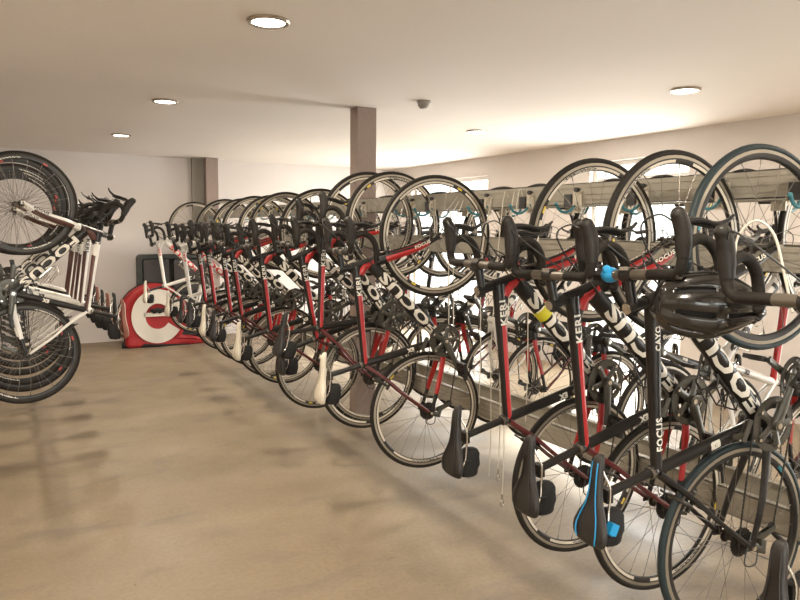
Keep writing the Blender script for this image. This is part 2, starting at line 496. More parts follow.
def g_pedal(s):
    a = CA if s < 0 else CA+PI
    u = V(math.cos(a), 0, math.sin(a)); c = u*.17+V(0, s*.125, 0); b = MB()
    b.cyl(u*.17+V(0, s*.075, 0), c+V(0, s*.035, 0), .006, 8, 0)
    m = Matrix.Rotation(R(70), 3, 'Y')
    for dx in (-.033, .033): b.box(c+m @ V(dx, 0, 0), (.012, .085, .020), 0, m)
    for dy in (-.038, 0, .038): b.box(c+V(0, dy, 0), (.070, .010, .018), 0, m)
    b.cyl(c-V(0, .035, 0), c+V(0, .035, 0), .012, 10, 0)
    return b.off(-ORIGIN)
DR1, DR2 = RH+V(.010, -.045, -.062), RH+V(.045, -.045, -.118)
def chain_path():
    P = []; ra = .092; rc = .031; y = -.047
    for d in range(95, -96, -10): P.append(V(ra*math.cos(R(d)), y, ra*math.sin(R(d))))       # front of chainring
    P.append(DR2+V(.012, 0, -.010)); P.append(DR2+V(-.004, 0, -.018)); P.append(DR2+V(-.016, 0, .004))
    P.append(DR1+V(.016, 0, -.004)); P.append(DR1+V(.014, 0, .012))
    for d in range(250, 84, -20): P.append(RH+V(rc*math.cos(R(d)), -.043, rc*math.sin(R(d))))
    return P
def g_chain():
    P = chain_path(); P.append(P[0]); b = MB(); step = .0127; acc = 0; k = 0
    seg = []
    for i in range(len(P)-1):
        a, c = P[i], P[i+1]; L = (c-a).length; t = (step-acc) if acc else 0
        while t < L: seg.append(a+(c-a)*(t/L)); t += step
        acc = L-(t-step)
    for i in range(len(seg)-1):
        a, c = seg[i], seg[i+1]; d = (c-a)
        if d.length < .002: continue
        w = .0035 if i % 2 else .0026
        b.tube([a-d*.12, a+d*.5, c+d*.12], [(w, .0042), (w, .0028), (w, .0042)], 6, 0, side=(0, 1, 0))
    return b.off(-ORIGIN)
def g_rear_mech():
    b = MB()
    b.sphere(RH+V(-.004, -.066, -.022), (.015, .010, .017), 0)
    b.tube([RH+V(-.006, -.066, -.02), RH+V(-.012, -.074, -.045), DR1+V(.004, -.018, .004)], [(.010, .014), (.012, .017), (.010, .014)], 10, 0, side=(0, 1, 0))
    for dy in (-.006, .006): b.tube([DR1+V(0, dy, .012), DR2+V(0, dy, -.012)], [(.0012, .014), (.0012, .010)], 8, 0, side=(0, 1, 0))
    for c in (DR1, DR2): b.prism([(c.x+x, c.z+z) for x, z in gear_poly(.019, 11, .003)], c.y-.002, c.y+.002, 1)
    b.tube(smooth_path([RH+V(-.018, -.07, -.030), RH+V(-.060, -.072, -.020), RH+V(-.05, -.07, .028), RH+V(.05, -.066, .004)], 4), .0024, 6, 2)
    return b.off(-ORIGIN)
def g_front_mech():
    b = MB(); c = ST*.125+V(.02, -.048, .0)
    b.box(c, (.075, .004, .020), 0, Matrix.Rotation(R(20), 3, 'Y')); b.box(c+V(0, .012, 0), (.065, .003, .018), 0, Matrix.Rotation(R(20), 3, 'Y'))
    b.tube([ST*.15, ST*.14+V(.0, -.028, 0), c+V(-.01, .004, .006)], [(.012), (.010), (.009)], 8, 0)
    return b.off(-ORIGIN)
def g_caliper(front):
    b = MB()
    if front: top = CROWN+V(.036, 0, -.012); hub = FH
    else: top = SEAT_J+V(-.092, 0, -.112); hub = RH
    d = (hub-top).normalized(); out = V(0, 1, 0).cross(d)
    if out.dot(V(1 if front else -1, 0, .2)) < 0: out = -out
    o = out*(.004)
    for s in (-1, 1):
        p = smooth_path([top+o+V(0, -s*.012, 0)-d*.010, top+o+V(0, s*.016, 0)-d*.006, top+o+V(0, s*.034, 0)+d*.020, top+o+V(0, s*.026, 0)+d*.052], 4)
        b.tube(p, [(.0055), (.008), (.007), (.006)], 8, 0)
        b.box(top+V(0, s*.019, 0)+d*.050, (.045, .010, .010), 1, Matrix.Rotation(math.atan2(-out.z, out.x)+PI/2*0, 3, 'Y'))
    b.cyl(top-out*.02, top+out*.016, .006, 8, 0)
    b.tube([top+o+V(0, .030, 0)-d*.002, top+o+V(0, .040, 0)-d*.03], .004, 6, 0)
    return b.off(-ORIGIN)
def g_stem():
    b = MB(); s0 = HT_HI+AX*.048
    for k in range(4): b.cyl(HT_HI+AX*(.002+k*.0065), HT_HI+AX*(.0075+k*.0065), .0185, 14, 0)
    b.cyl(s0-AX*.019, s0+AX*.021, .0195, 14, 0); b.cyl(s0+AX*.021, s0+AX*.026, .017, 14, 1)
    b.tube([s0, CLAMP], [(.016, .016), (.015, .017)], 14, 0, side=(0, 1, 0))
    b.cyl(CLAMP+V(0, -.021, 0), CLAMP+V(0, .021, 0), .021, 14, 0)
    b.box(CLAMP+V(.018, 0, 0), (.010, .038, .034), 1)
    b.box(s0+V(-.022, 0, 0), (.012, .012, .030), 0)
    return b.off(-ORIGIN)
BARP = [(0, .045, 0), (0, .12, 0), (0, .175, 0), (.014, .200, .002), (.045, .208, .002), (.080, .210, -.012), (.098, .211, -.048), (.088, .212, -.088), (.055, .213, -.118), (.012, .214, -.130), (-.035, .215, -.134)]
def g_bar():
    b = MB(); b.tube([CLAMP+V(0, -.20, 0), CLAMP+V(0, -.06, 0), CLAMP+V(0, .06, 0), CLAMP+V(0, .20, 0)], [(.0125), (.0158), (.0158), (.0125)], 12, 0)
    return b.off(-ORIGIN)
def side_pts(P, s): return [CLAMP+V(p[0], s*p[1], p[2]) for p in P]
def g_tape(s):
    b = MB(); p = smooth_path(side_pts(BARP[1:], s), 5)
    b.tube([p[0]+V(0, -s*.035, 0)]+p, [.0155]*(len(p)+1), 12, 0)
    b.sphere(p[-1], .0162, 1, 8, 6)
    return b.off(-ORIGIN)
def g_hood(s):
    b = MB(); p = smooth_path(side_pts([(.045, .208, .002), (.080, .209, .003), (.112, .209, .006), (.138, .208, .014), (.158, .208, .024)], s), 4)
    b.tube(p, [(.018, .019), (.021, .024), (.020, .025), (.020, .025), (.019, .021)], 12, 0, side=(0, 1, 0))
    b.sphere(p[-1], (.022, .019, .022), 0, 12, 8)
    b.tube([CLAMP+V(.105, s*.209, .012), CLAMP+V(.138, s*.209, -.006)], [(.015, .018), (.012, .013)], 10, 0, side=(0, 1, 0))
    return b.off(-ORIGIN)
def g_lever(s):
    b = MB(); p = smooth_path(side_pts([(.134, .209, .012), (.146, .210, -.016), (.146, .214, -.060), (.140, .220, -.100), (.152, .226, -.135), (.168, .230, -.152)], s), 4)
    b.tube(p, [(.010, .009), (.012, .009), (.012, .008), (.011, .008), (.008, .006), (.005, .004)], 8, 0, side=(0, 1, 0))
    b.tube([q+V(-.010, -s*.004, .002) for q in p[5:14]], [(.006, .004), (.008, .006), (.004, .004)], 6, 0, side=(0, 1, 0))
    return b.off(-ORIGIN)
def g_cables():
    b = MB(); up = HT_HI
    for s in (-1, 1):
        p = [CLAMP+V(.135, s*.198, .020), CLAMP+V(.16, s*.165, .050), CLAMP+V(.130, s*.105, .055), CLAMP+V(.050, s*.055, -.035), HT_LO+AX*.08+V(.045, s*.030, 0), HT_LO+AX*.03+V(-.03, s*.032, -.01)]
        b.tube(smooth_path(p, 6), .0026, 6, 0)
    p = [CLAMP+V(0, -.06, -.016), CLAMP+V(.055, -.025, -.030), CLAMP+V(.055, .02, -.09), CROWN+V(.055, .035, .02), CROWN+V(.042, .036, -.03)]
    b.tube(smooth_path(p, 6), .0026, 6, 0)
    return b.off(-ORIGIN)
def g_post():
    b = MB(); a, c = ST*.47, ST*.665+V(0, 0, 0)
    b.tube([a, c], .0138, 14, 0)
    b.cyl(ST*.482, ST*.498, .0205, 14, 1)
    b.box(c+V(-.004, 0, .004), (.042, .040, .022), 0, Matrix.Rotation(R(-4), 3, 'Y'))
    b.cyl(c+V(-.024, 0, .0), c+V(-.024, 0, .03), .004, 6, 1)
    return b.off(-ORIGIN)
SDL = ST*.660+V(-.022, 0, .052)
def g_saddle():
    b = MB()
    prof = [(-.130, .018, .016, -.002), (-.125, .055, .022, .002), (-.105, .069, .027, .006), (-.075, .069, .028, .005), (-.040, .054, .025, .001), (-.005, .034, .022, -.002), (.035, .024, .020, -.003), (.080, .020, .019, -.003), (.120, .0185, .018, -.005), (.138, .013, .013, -.009), (.143, .004, .005, -.012)]
    n = 16; base = len(b.v)
    P = smooth_path([(p[0], p[1], p[2]) for p in prof], 2); Z = lerp_list([p[3] for p in prof], len(P))
    for q, z in zip(P, Z):
        for j in range(n):
            a = 2*PI*j/n; ca, sa = math.cos(a), math.sin(a)
            y = q.y*(abs(ca)**.8)*(1 if ca > 0 else -1)
            zz = q.z*.75*(abs(sa)**.75) if sa > 0 else -q.z*1.1*(abs(sa)**1.2)*(.35 if abs(ca) < .6 else .8)
            if sa > .92 and -.11 < q.x < .06: zz -= .0045
            b.v.append(SDL+V(q.x, y, z+zz))
    K = len(P)
    for i in range(K-1):
        for j in range(n):
            b.f.append((base+i*n+j, base+i*n+(j+1) % n, base+(i+1)*n+(j+1) % n, base+(i+1)*n+j))
            b.m.append(0)
    b.f.append(tuple(base+j for j in range(n))); b.m.append(0)
    b.f.append(tuple(base+(K-1)*n+j for j in range(n))); b.m.append(0)
    for s in (-1, 1):
        ln = [SDL+V(q.x, s*q.y*.62, z+q.z*.75*abs(math.sin(math.acos(.62**1.25)))**.75+.0005) for q, z in list(zip(P, Z))[3:-4]]
        b.tube(ln, .0022, 5, 1)
    return b.off(-ORIGIN)
def g_saddle_rails():
    b = MB()
    for s in (-1, 1):
        b.tube(smooth_path([SDL+V(-.105, s*.040, -.004), SDL+V(-.07, s*.030, -.032), SDL+V(-.03, s*.022, -.040), SDL+V(.04, s*.022, -.038), SDL+V(.085, s*.012, -.018), SDL+V(.115, s*.006, -.008)], 4), .0035, 6, 0)
    return b.off(-ORIGIN)
def g_saddle_bag():
    b = MB(); secs = [(-.135, .018, .020, -.058), (-.130, .034, .034, -.058), (-.100, .038, .040, -.062), (-.065, .036, .037, -.068), (-.035, .026, .028, -.072), (-.028, .012, .015, -.074)]
    n = 14
    P = smooth_path([(p[0], p[1], p[2]) for p in secs], 3); Z = lerp_list([p[3] for p in secs], len(P)); K = len(P)
    for i, (q, z) in enumerate(zip(P, Z)):
        for j in range(n):
            a = 2*PI*j/n; e = .6
            ca, sa = math.cos(a), math.sin(a)
            k = 1+.04*math.sin(i*1.7+j*2.3)
            b.v.append(SDL+V(q.x, q.y*k*abs(ca)**e*(1 if ca > 0 else -1), z+q.z*k*abs(sa)**e*(1 if sa > 0 else -1)))
    for i in range(K-1):
        for j in range(n):
            b.f.append((i*n+j, i*n+(j+1) % n, (i+1)*n+(j+1) % n, (i+1)*n+j)); b.m.append(0)
    b.f.append(tuple(range(n))); b.m.append(0); b.f.append(tuple((K-1)*n+j for j in range(n))); b.m.append(0)
    b.box(SDL+V(-.136, 0, -.056), (.006, .05, .018), 1)
    b.tube([SDL+V(-.07, -.03, -.030), SDL+V(-.07, -.034, -.06)], .005, 6, 0)
    b.tube([SDL+V(-.07, .03, -.030), SDL+V(-.07, .034, -.06)], .005, 6, 0)
    return b.off(-ORIGIN)
def g_cage():
    b = MB(); ax = (DT1-DT0).normalized(); up = V(0, 1, 0).cross(ax)
    if up.z < 0: up = -up
    c = DT0+ax*.16+up*.036
    b.box(c+ax*.075, (.10, .014, .008), 0, Matrix.Rotation(-math.atan2(ax.z, ax.x), 3, 'Y'))
    for s in (-1, 1):
        P = [c+ax*.02+V(0, s*.010, 0), c+ax*.005+up*.015+V(0, s*.032, 0), c+ax*.0+up*.040+V(0, s*.038, 0), c+ax*.075+up*.030+V(0, s*.041, 0), c+ax*.040+up*.068+V(0, s*.036, 0),
             c+ax*.125+up*.050+V(0, s*.040, 0), c+ax*.150+up*.018+V(0, s*.038, 0), c+ax*.125+up*.002+V(0, s*.014, 0)]
        b.tube([p for q in range(len(P)-1) for p in (P[q], P[q]*.5+P[q+1]*.5)]+[P[-1]], .0028, 6, 0)
    b.tube([c+ax*.0+up*.040+V(0, s*.038, 0) for s in (-1, 0, 1)], .0028, 6, 0)
    b.tube([c+ax*.125+up*.050+V(0, -.040, 0), c+ax*.130+up*.074, c+ax*.125+up*.050+V(0, .040, 0)], .0028, 6, 0)
    return b.off(-ORIGIN)
def g_yellow_tag():
    b = MB(); ax = (DT1-DT0).normalized()
    b.tube([DT0+ax*.455, DT0+ax*.500], [(.0272, .0322)], 16, 0, side=(0, 1, 0)) if 0 else b.tube([DT0+ax*.400, DT0+ax*.425, DT0+ax*.448], [(.0285, .0335), (.0285, .0335), (.0285, .0335)], 16, 0, side=(0, 1, 0))
    return b.off(-ORIGIN)
def g_bar_band():
    b = MB(); b.tube([CLAMP+V(0, .055, 0), CLAMP+V(0, .07, 0), CLAMP+V(0, .09, 0), CLAMP+V(0, .10, 0)], [(.018), (.024), (.023), (.018)], 12, 0)
    b.sphere(CLAMP+V(.016, .078, .014), (.014, .012, .014), 0)
    return b.off(-ORIGIN)
def g_bag_band():
    b = MB(); c = SDL+V(-.085, 0, -.045)
    b.box(c+V(.012, -.040, .004), (.034, .022, .028), 0, Matrix.Rotation(R(20), 3, 'Y')); b.box(c, (.020, .088, .016), 0)
    return b.off(-ORIGIN)
def g_computer():
    b = MB(); b.box(CLAMP+V(.045, 0, .022), (.075, .048, .016), 0, Matrix.Rotation(R(10), 3, 'Y')); b.box(CLAMP+V(.047, 0, .0315), (.055, .036, .002), 1, Matrix.Rotation(R(10), 3, 'Y'))
    b.cyl(CLAMP+V(.0, 0, .014), CLAMP+V(.03, 0, .018), .010, 8, 0)
    return b.off(-ORIGIN)

def g_loop():
    b = MB(); b.tube(smooth_path([CLAMP+V(*p) for p in ((.08, .200, -.012), (.150, .196, -.020), (.185, .160, -.035), (.150, .120, -.045), (.05, .090, -.045), (-.03, .06, -.03))], 6), .0032, 6, 0)
    return b.off(-ORIGIN)
GEO = {'loop': g_loop, 'frame': g_frame,  'fork': g_fork, 'tyre': g_tyre, 'rim': g_rim, 
       'fhub': lambda: g_hub(False), 'rhub': lambda: g_hub(True), 'fsp': lambda: g_spokes(False), 'rsp': lambda: g_spokes(True), 'cassette': g_cassette, 'chainring': g_chainring,
       'crank_r': lambda: g_crank(-1), 'crank_l': lambda: g_crank(1), 'pedal_r': lambda: g_pedal(-1), 'pedal_l': lambda: g_pedal(1), 'chain': g_chain,
       'rmech': g_rear_mech, 'fmech': g_front_mech, 'fcal': lambda: g_caliper(True), 'rcal': lambda: g_caliper(False), 'stem': g_stem, 'bar': g_bar,
       'tape_r': lambda: g_tape(-1), 'tape_l': lambda: g_tape(1), 'hood_r': lambda: g_hood(-1), 'hood_l': lambda: g_hood(1), 'lev_r': lambda: g_lever(-1), 'lev_l': lambda: g_lever(1),
       'cables': g_cables, 'post': g_post, 'saddle': g_saddle, 'srails': g_saddle_rails, 'sbag': g_saddle_bag, 'cage': g_cage, 'ytag': g_yellow_tag, 'bband': g_bar_band, 'bagband': g_bag_band, 'computer': g_computer}
for k_, a_ in WORDS.items():
    for sg_ in (-1, 1): GEO[k_+str(sg_)] = (lambda a_=a_, sg_=sg_: word_on(sg_, *a_))
for sg_ in (-1, 1):
    GEO['folet%d' % sg_] = (lambda sg_=sg_: g_fork_letters(sg_))
    for k_ in (47, 227): GEO['rlet%d%d' % (sg_, k_)] = (lambda sg_=sg_, k_=k_: g_rim_letters(sg_, k_))
for rr in (0, 1):
    for ss in (-1, 1):
        for cc in (-1, 1):
            GEO['spoke%d%d%d' % (rr, ss, cc)] = (lambda rr=rr, ss=ss, cc=cc: g_spoke(bool(rr), ss, cc*R(70)))
_cache = {}
def geo(key, mats):
    k = (key, tuple(mats))
    if k not in _cache:
        same = [c for c in _cache if c[0] == key]
        if same:
            me = _cache[same[0]].copy()
            for i, m in enumerate(mats): me.materials[i] = M[m]
        else: me = GEO[key]().mesh(key, mats)
        _cache[k] = me
    return _cache[k]
# colour schemes
def scheme(**k):
    d = dict(frame=('black', 'red', 'darkred', 'red'), letters='letter', fl='flet', fork=('black', 'red'), folet='letter', saddle=('saddle', 'saddle'), tyre='tyre',
             rim=('rim', 'track', 'rim_patch', 'rim_yellow'), rlet='letter_dark', post=('black', 'bar'), cable='cable', tape='tape', cage='plastic')
    d.update(k); return d
SCH = {
    'redblack': scheme(),
    'redblack_white_saddle': scheme(saddle=('saddle_white', 'saddle_white')),
    'black': scheme(frame=('black', 'black', 'black', 'carbon'), fl='fletk', fork=('black', 'black'), saddle=('saddle', 'blue'), tyre='tyre_teal', rim=('rim', 'track', 'rim', 'teal'), rlet='rim', cable='cable'),
    'allblack': scheme(frame=('black', 'black', 'carbon', 'grey'), fl='fletk', fork=('black', 'carbon'), rim=('rim', 'track', 'rim', 'rim'), rlet='rim', post=('black', 'cream')),
    'white': scheme(frame=('white', 'white', 'white', 'white'), letters='letter_red', fork=('white', 'white'), folet='letter_red', saddle=('saddle_white', 'saddle_white'), cage='steel', post=('plastic', 'bar')),
    'white_dark_saddle': scheme(frame=('white', 'red', 'white', 'white'), letters='letter_dark', fork=('white', 'red'), folet='letter_dark', cage='steel'),
    'blackwhite': scheme(upper='white', frame=('black', 'brown', 'white', 'white'), letters='letter', fork=('white', 'brown'), folet='letter_dark', saddle=('saddle_brown', 'letter'), rim=('rim', 'gear', 'rim', 'rim_red'), rlet='letter', cage='steel'),
    'whiteblack': scheme(frame=('white', 'brown', 'white', 'brown'), letters='letter_dark', fork=('brown', 'white'), saddle=('saddle', 'letter'), rim=('rim', 'gear', 'rim', 'rim_red'), rlet='letter', cage='steel'),
}
HMAT = Matrix(((0, 0, -1), (0, 1, 0), (1, 0, 0)))        # hung, saddle towards -X
HMAT_R = Matrix(((0, 0, 1), (0, -1, 0), (1, 0, 0)))      # hung, saddle towards +X
def make_bike(loc, label, group, sch='redblack', flip=False, yaw=0, pitch=0, roll=0, steer=0, crank=0, detail=1, bag=True, extra=(), wa=None, bar=0):
    S = SCH[sch]; C = COL
    root = bpy.data.objects.new('road_bike', None); C.objects.link(root); root.empty_display_size = .1
    tag(root, label, 'bicycle', group)
    m = Matrix.Rotation(yaw, 3, 'Z') @ (HMAT_R if flip else HMAT) @ Matrix.Rotation(pitch, 3, 'Y') @ Matrix.Rotation(roll, 3, 'X')
    root.matrix_world = Matrix.Translation(loc) @ m.to_4x4()
    p0 = HT_LO-ORIGIN
    SM = Matrix.Translation(p0) @ Matrix.Rotation(steer, 4, AX) @ Matrix.Translation(-p0)
    CM = Matrix.Translation(BB-ORIGIN) @ Matrix.Rotation(crank, 4, 'Y') @ Matrix.Translation(-(BB-ORIGIN))
    def add(name, key, mats, parent=root, mtx=None, lab=None):
        o = bpy.data.objects.new(name, geo(key, mats)); C.objects.link(o); o.parent = parent
        if mtx is not None: o.matrix_local = mtx
        if lab: o['label'] = lab
        return o
    fr = add('frame', 'frame', S['frame']+(S.get('upper', S['frame'][0]),))
    for key in (('dtw', 'ttw', 'stw') if S['fl'] == 'flet' else ('dtw', 'ttc', 'ttf', 'ste')):
        for sg in (-1, 1): add('lettering', key+str(sg), (S['letters'],), fr)
    fo = add('fork', 'fork', S['fork'], mtx=SM); [add('lettering', 'folet%d' % sg, (S['folet'],), fo) for sg in (-1, 1)]
    add('brake_caliper', 'fcal', ('gear', 'plastic'), fo)
    for rear in (0, 1):
        h = (RH if rear else FH)-ORIGIN; a = random.uniform(0, 2*PI) if wa is None else wa[rear]
        w = bpy.data.objects.new('rear_wheel' if rear else 'front_wheel', geo('rim', S['rim'])); C.objects.link(w); w.parent = root
        w.matrix_local = (Matrix.Identity(4) if rear else SM) @ Matrix.Translation(h) @ Matrix.Rotation(a, 4, 'Y')
        add('tyre', 'tyre', (S['tyre'],), w, lab='dark teal tyre' if S['tyre'] == 'tyre_teal' else None)
        add('hub', 'rhub' if rear else 'fhub', ('gear', 'steel'), w)
        if detail:
            for sg in (-1, 1):
                for k in (47, 227): add('lettering', 'rlet%d%d' % (sg, k), (S['rlet'],), w)
        if detail > 1:
            for ang, s, c in spoke_list(rear):
                add('spoke', 'spoke%d%d%d' % (rear, s, 1 if c > 0 else -1), ('spoke',), w, Matrix.Rotation(-ang, 4, 'Y'))
        else: add('spokes', 'rsp' if rear else 'fsp', ('spoke',), w)
        if rear: add('cassette', 'cassette', ('gear',), w)
    cr = add('chainring', 'chainring', ('ring', 'crank', 'steel'), mtx=CM)
    for k in 'rl':
        ca = add('crank_arm', 'crank_'+k, ('crank', 'steel'), mtx=CM); add('pedal', 'pedal_'+k, ('plastic',), ca)
    add('chain', 'chain', ('gear',)); add('rear_derailleur', 'rmech', ('crank', 'plastic', 'cable')); add('front_derailleur', 'fmech', ('crank',))
    add('brake_caliper', 'rcal', ('gear', 'plastic'))
    add('stem', 'stem', ('black', 'steel'), mtx=SM)
    hb = add('handlebar', 'bar', ('bar',), mtx=SM @ Matrix.Translation(CLAMP-ORIGIN) @ Matrix.Rotation(bar, 4, 'Y') @ Matrix.Translation(ORIGIN-CLAMP))
    for k in 'rl':
        add('bar_tape', 'tape_'+k, (S['tape'], 'plastic'), hb); add('brake_hood', 'hood_'+k, ('hood',), hb); add('brake_lever', 'lev_'+k, ('plastic',), hb)
    add('cables', 'cables', (S['cable'],), mtx=SM)
    add('seatpost', 'post', S['post'])
    sd = add('saddle', 'saddle', S['saddle'], lab={'saddle_white': 'cream white saddle', 'saddle_brown': 'brown saddle'}.get(S['saddle'][0])); add('saddle_rails', 'srails', ('steel',), sd)
    if bag: add('saddle_bag', 'sbag', ('bag', 'grey'))
    add('bottle_cage', 'cage', (S['cage'],))
    if 'yellow' in extra: add('tube_tag', 'ytag', ('yellow',), lab='yellow tape tag around the down tube')
    if 'blue' in extra:
        add('bar_band', 'bband', ('blue',), hb, lab='bright blue band on the handlebar'); add('bag_strap', 'bagband', ('blue',), lab='bright blue strap by the saddle')
    if 'loop' in extra: add('gear_cable', 'loop', ('cable_white',), hb, lab='cream cable looping up from the bar')
    if 'computer' in extra: add('bike_computer', 'computer', ('plastic', 'grey'), hb)
    return root

# ------------------------------------------------------------------ room
H = 2.5
XL, XR, YB, YF = -2.4, 5.534, 9.876, -3.2
def bx(mb, x0, x1, y0, y1, z0, z1, mat=0): mb.box(((x0+x1)/2, (y0+y1)/2, (z0+z1)/2), (x1-x0, y1-y0, z1-z0), mat)
def struct(name, mb, mats, bev=0):
    o = link(name, mb.mesh(name, mats, smooth=False)); tag(o, kind='structure')
    return o
b = MB(); bx(b, XL-.2, XR+.25, YF-.2, YB+.2, -.15, 0); struct('floor', b, ['floor'])
b = MB(); bx(b, XL-.2, XR+.25, YF-.2, YB+.2, H, H+.15); struct('ceiling', b, ['ceiling'])
b = MB(); bx(b, XL, XR+.22, YB, YB+.2, 0, H); struct('wall_back', b, ['wall'])
b = MB(); bx(b, XL-.2, XL, YF-.2, YB+.2, 0, H); struct('wall_left', b, ['wall'])
# right wall with two glazed door openings; front wall (behind the camera) with a wide entrance added to brighten the room
DOORS = [(4.27, 5.53, 2.28), (7.34, 9.30, 2.26), (-.6, 1.0, 2.28)]
b = MB(); y = YF
for (a, c, h) in sorted(DOORS):
    bx(b, XR, XR+.22, y, a, 0, H); bx(b, XR, XR+.22, a, c, h, H); y = c
bx(b, XR, XR+.22, y, YB, 0, H); struct('wall_right', b, ['wall'])
b = MB(); bx(b, XL, -.9, YF-.2, YF, 0, H); bx(b, 2.9, XR+.22, YF-.2, YF, 0, H); bx(b, -.9, 2.9, YF-.2, YF, 2.3, H); struct('wall_front', b, ['wall'])
def glazed(name, axis, a, c, h, panes):
    fb = MB(); gb = MB(); t = .05; w = (c-a)/panes
    def put(mb, u0, u1, z0, z1, d0, d1):
        if axis == 'x': bx(mb, XR+.10+d0, XR+.10+d1, u0, u1, z0, z1)
        else: bx(mb, u0, u1, YF-.10+d0, YF-.10+d1, z0, z1)
    put(fb, a, c, h-t, h, -.03, .03); put(fb, a, c, 0, t, -.03, .03)
    for i in range(panes+1):
        u = a+i*w; put(fb, max(a, u-t/2 if 0 < i < panes else (u if i == 0 else u-t)), min(c, u+t/2 if 0 < i < panes else (u+t if i == 0 else u)), t, h-t, -.03, .03)
    put(fb, a+t, c-t, h-.20, h-.17, -.02, .02)
    f = link(name, fb.mesh(name, ['frame_alu'], smooth=False)); tag(f, kind='structure')
    for i in range(panes):
        g = MB(); put(g, a+i*w+t/2, a+(i+1)*w-t/2, t, h-t, -.003, .003)
        link('window_pane', g.mesh('window_pane', ['glass'], smooth=False), f)
glazed('door_1', 'x', *DOORS[0], 1); glazed('door_2', 'x', *DOORS[1], 2); glazed('door_3', 'x', *DOORS[2], 2)
glazed('added_door', 'y', -.9, 2.9, 2.3, 4)  # unseen glazed entrance behind the camera, added to let in light
b = MB(); bx(b, -12, 22, -14, 20, -.30, -.155); tag(link('ground', b.mesh('ground', [simple('pale_paving', (.62, .58, .54), .9, noise=.1, nscale=3)], smooth=False)), kind='structure')

# columns
def column(x0, y0, label):
    b = MB(); bx(b, x0, x0+.165, y0, y0+.135, 0, H)
    me = b.mesh('column', ['column'], smooth=False)
    o = link('column', me); tag(o, label, 'column', 'square columns of the bike racks'); return o
CX = 2.435
column(CX, 4.93, 'square taupe column standing mid row behind the hanging bikes')
column(CX, 9.62, 'square taupe column at the far end of the rack, against the back wall')
column(CX, .10, 'square taupe column at the near end of the right rack, outside the picture')
for yy in (.10, 4.93, 9.62): column(-.45, yy, 'square taupe column behind the bikes of the left rack')
b = MB(); bx(b, 2.29, 2.60, 9.80, YB, 0, H); struct('trim_1', b, ['pilaster'])

# ------------------------------------------------------------------ racks
def channel(xf, dirx, y0, y1, z0, z1):
    # C-shaped steel channel, web at xf, lips pointing back (dirx)
    b = MB(); t = .004; d = .032*dirx
    x0, x1 = sorted((xf, xf+t*dirx)); bx(b, x0, x1, y0, y1, z0, z1)
    x0, x1 = sorted((xf, xf+d))
    bx(b, x0, x1, y0, y1, z1-t, z1); bx(b, x0, x1, y0, y1, z0, z0+t)
    x0, x1 = sorted((xf-.004*dirx, xf))
    for zz in (z0+.022, z0+.048, z1-.024): bx(b, x0, x1, y0, y1, zz, zz+.004)
    return b
def hook_mesh(dirx, xf, z):
    # relative to y=0; dirx: towards the bikes
    pl = MB(); x0, x1 = sorted((xf, xf+.006*dirx))
    pl.box(((x0+x1)/2, 0, z+.055), (.007, .060, .105), 0)
    for dz in (.02, .085): pl.cyl((xf+.004*dirx, .014, z+dz), (xf+.014*dirx, .014, z+dz), .009, 8, 0)
    pl.tube(smooth_path([(xf+.006*dirx, -.022, z+.02), (xf+.035*dirx, -.022, z+.04), (xf+.038*dirx, -.022, z+.08), (xf+.006*dirx, -.022, z+.10)], 3), .006, 6, 0)
    pl.cyl((xf+.002*dirx, 0, z+.112), (xf+.022*dirx, 0, z+.112), .011, 10, 1)
    pl.box((xf+.006*dirx, .062, z+.062), (.012, .046, .062), 1)
    hk = MB(); hk.tube(smooth_path([(xf+.008*dirx, 0, z+.05), (xf+.035*dirx, 0, z+.022), (xf+.075*dirx, 0, z+.004), (xf+.115*dirx, 0, z+.012), (xf+.140*dirx, 0, z+.040)], 4), .0065, 8, 0)
    hk.sphere((xf+.140*dirx, 0, z+.042), .009, 0, 8, 6)
    return pl.mesh('hook_bracket', ['plate', 'cap'], ang=30), hk.mesh('hook', ['tealhook'])
def rack(root_loc, label, xf, dirx, y0, y1, zs, hooks, hz):
    r = empty('bike_rack', root_loc, label, 'bike rack')
    inv = Matrix.Translation(root_loc).inverted()
    def ch(name, me, parent=r, loc=(0, 0, 0)):
        o = link(name, me, parent)
        if parent is r: o.location = Vector(loc)-Vector(root_loc)
        return o
    for (z0, z1) in zs: ch('rail', channel(xf, -dirx, y0, y1, z0, z1).mesh('rail', ['galv'], smooth=False))
    pm, hm = hook_mesh(dirx, xf, hz)
    for yy in hooks:
        p = ch('hook_bracket', pm, r, (0, yy, 0)); h = link('hook', hm, p); h['label'] = 'teal coated hook'
    return r
RZ = [(1.672, 1.776), (1.405, 1.505), (.458, .560)]
right_Y = [.838, 1.345, 1.69, 2.07, 3.17, 3.75, 4.0, 4.72, 5.58, 5.95, 6.47, 6.82, 7.42, 8.78]
rack((2.41, .4, 0), 'long galvanised rack of three rails running from the right foreground to the back wall', 2.395, -1, .40, 9.60, RZ, right_Y+[2.46, 2.80], 1.632)
back_Y = [1.62, 2.02, 2.40, 2.78, 3.35, 3.75, 4.15, 4.55, 5.35, 5.75, 6.15, 6.55]
rack((2.62, .4, 0), 'galvanised rail rack behind the columns, facing the right wall', 2.605+.035, 1, .40, 9.60, RZ, back_Y, 1.632)
left_Y = [5.08, 5.45, 5.82, 6.19, 6.56, 6.93]
LZ = [(a+.17, c+.17) for a, c in RZ]
rack((-.27, 3.5, 0), 'galvanised rail rack carrying the bikes at the left edge', -.285, 1, 3.5, 9.60, LZ, left_Y, 1.80)

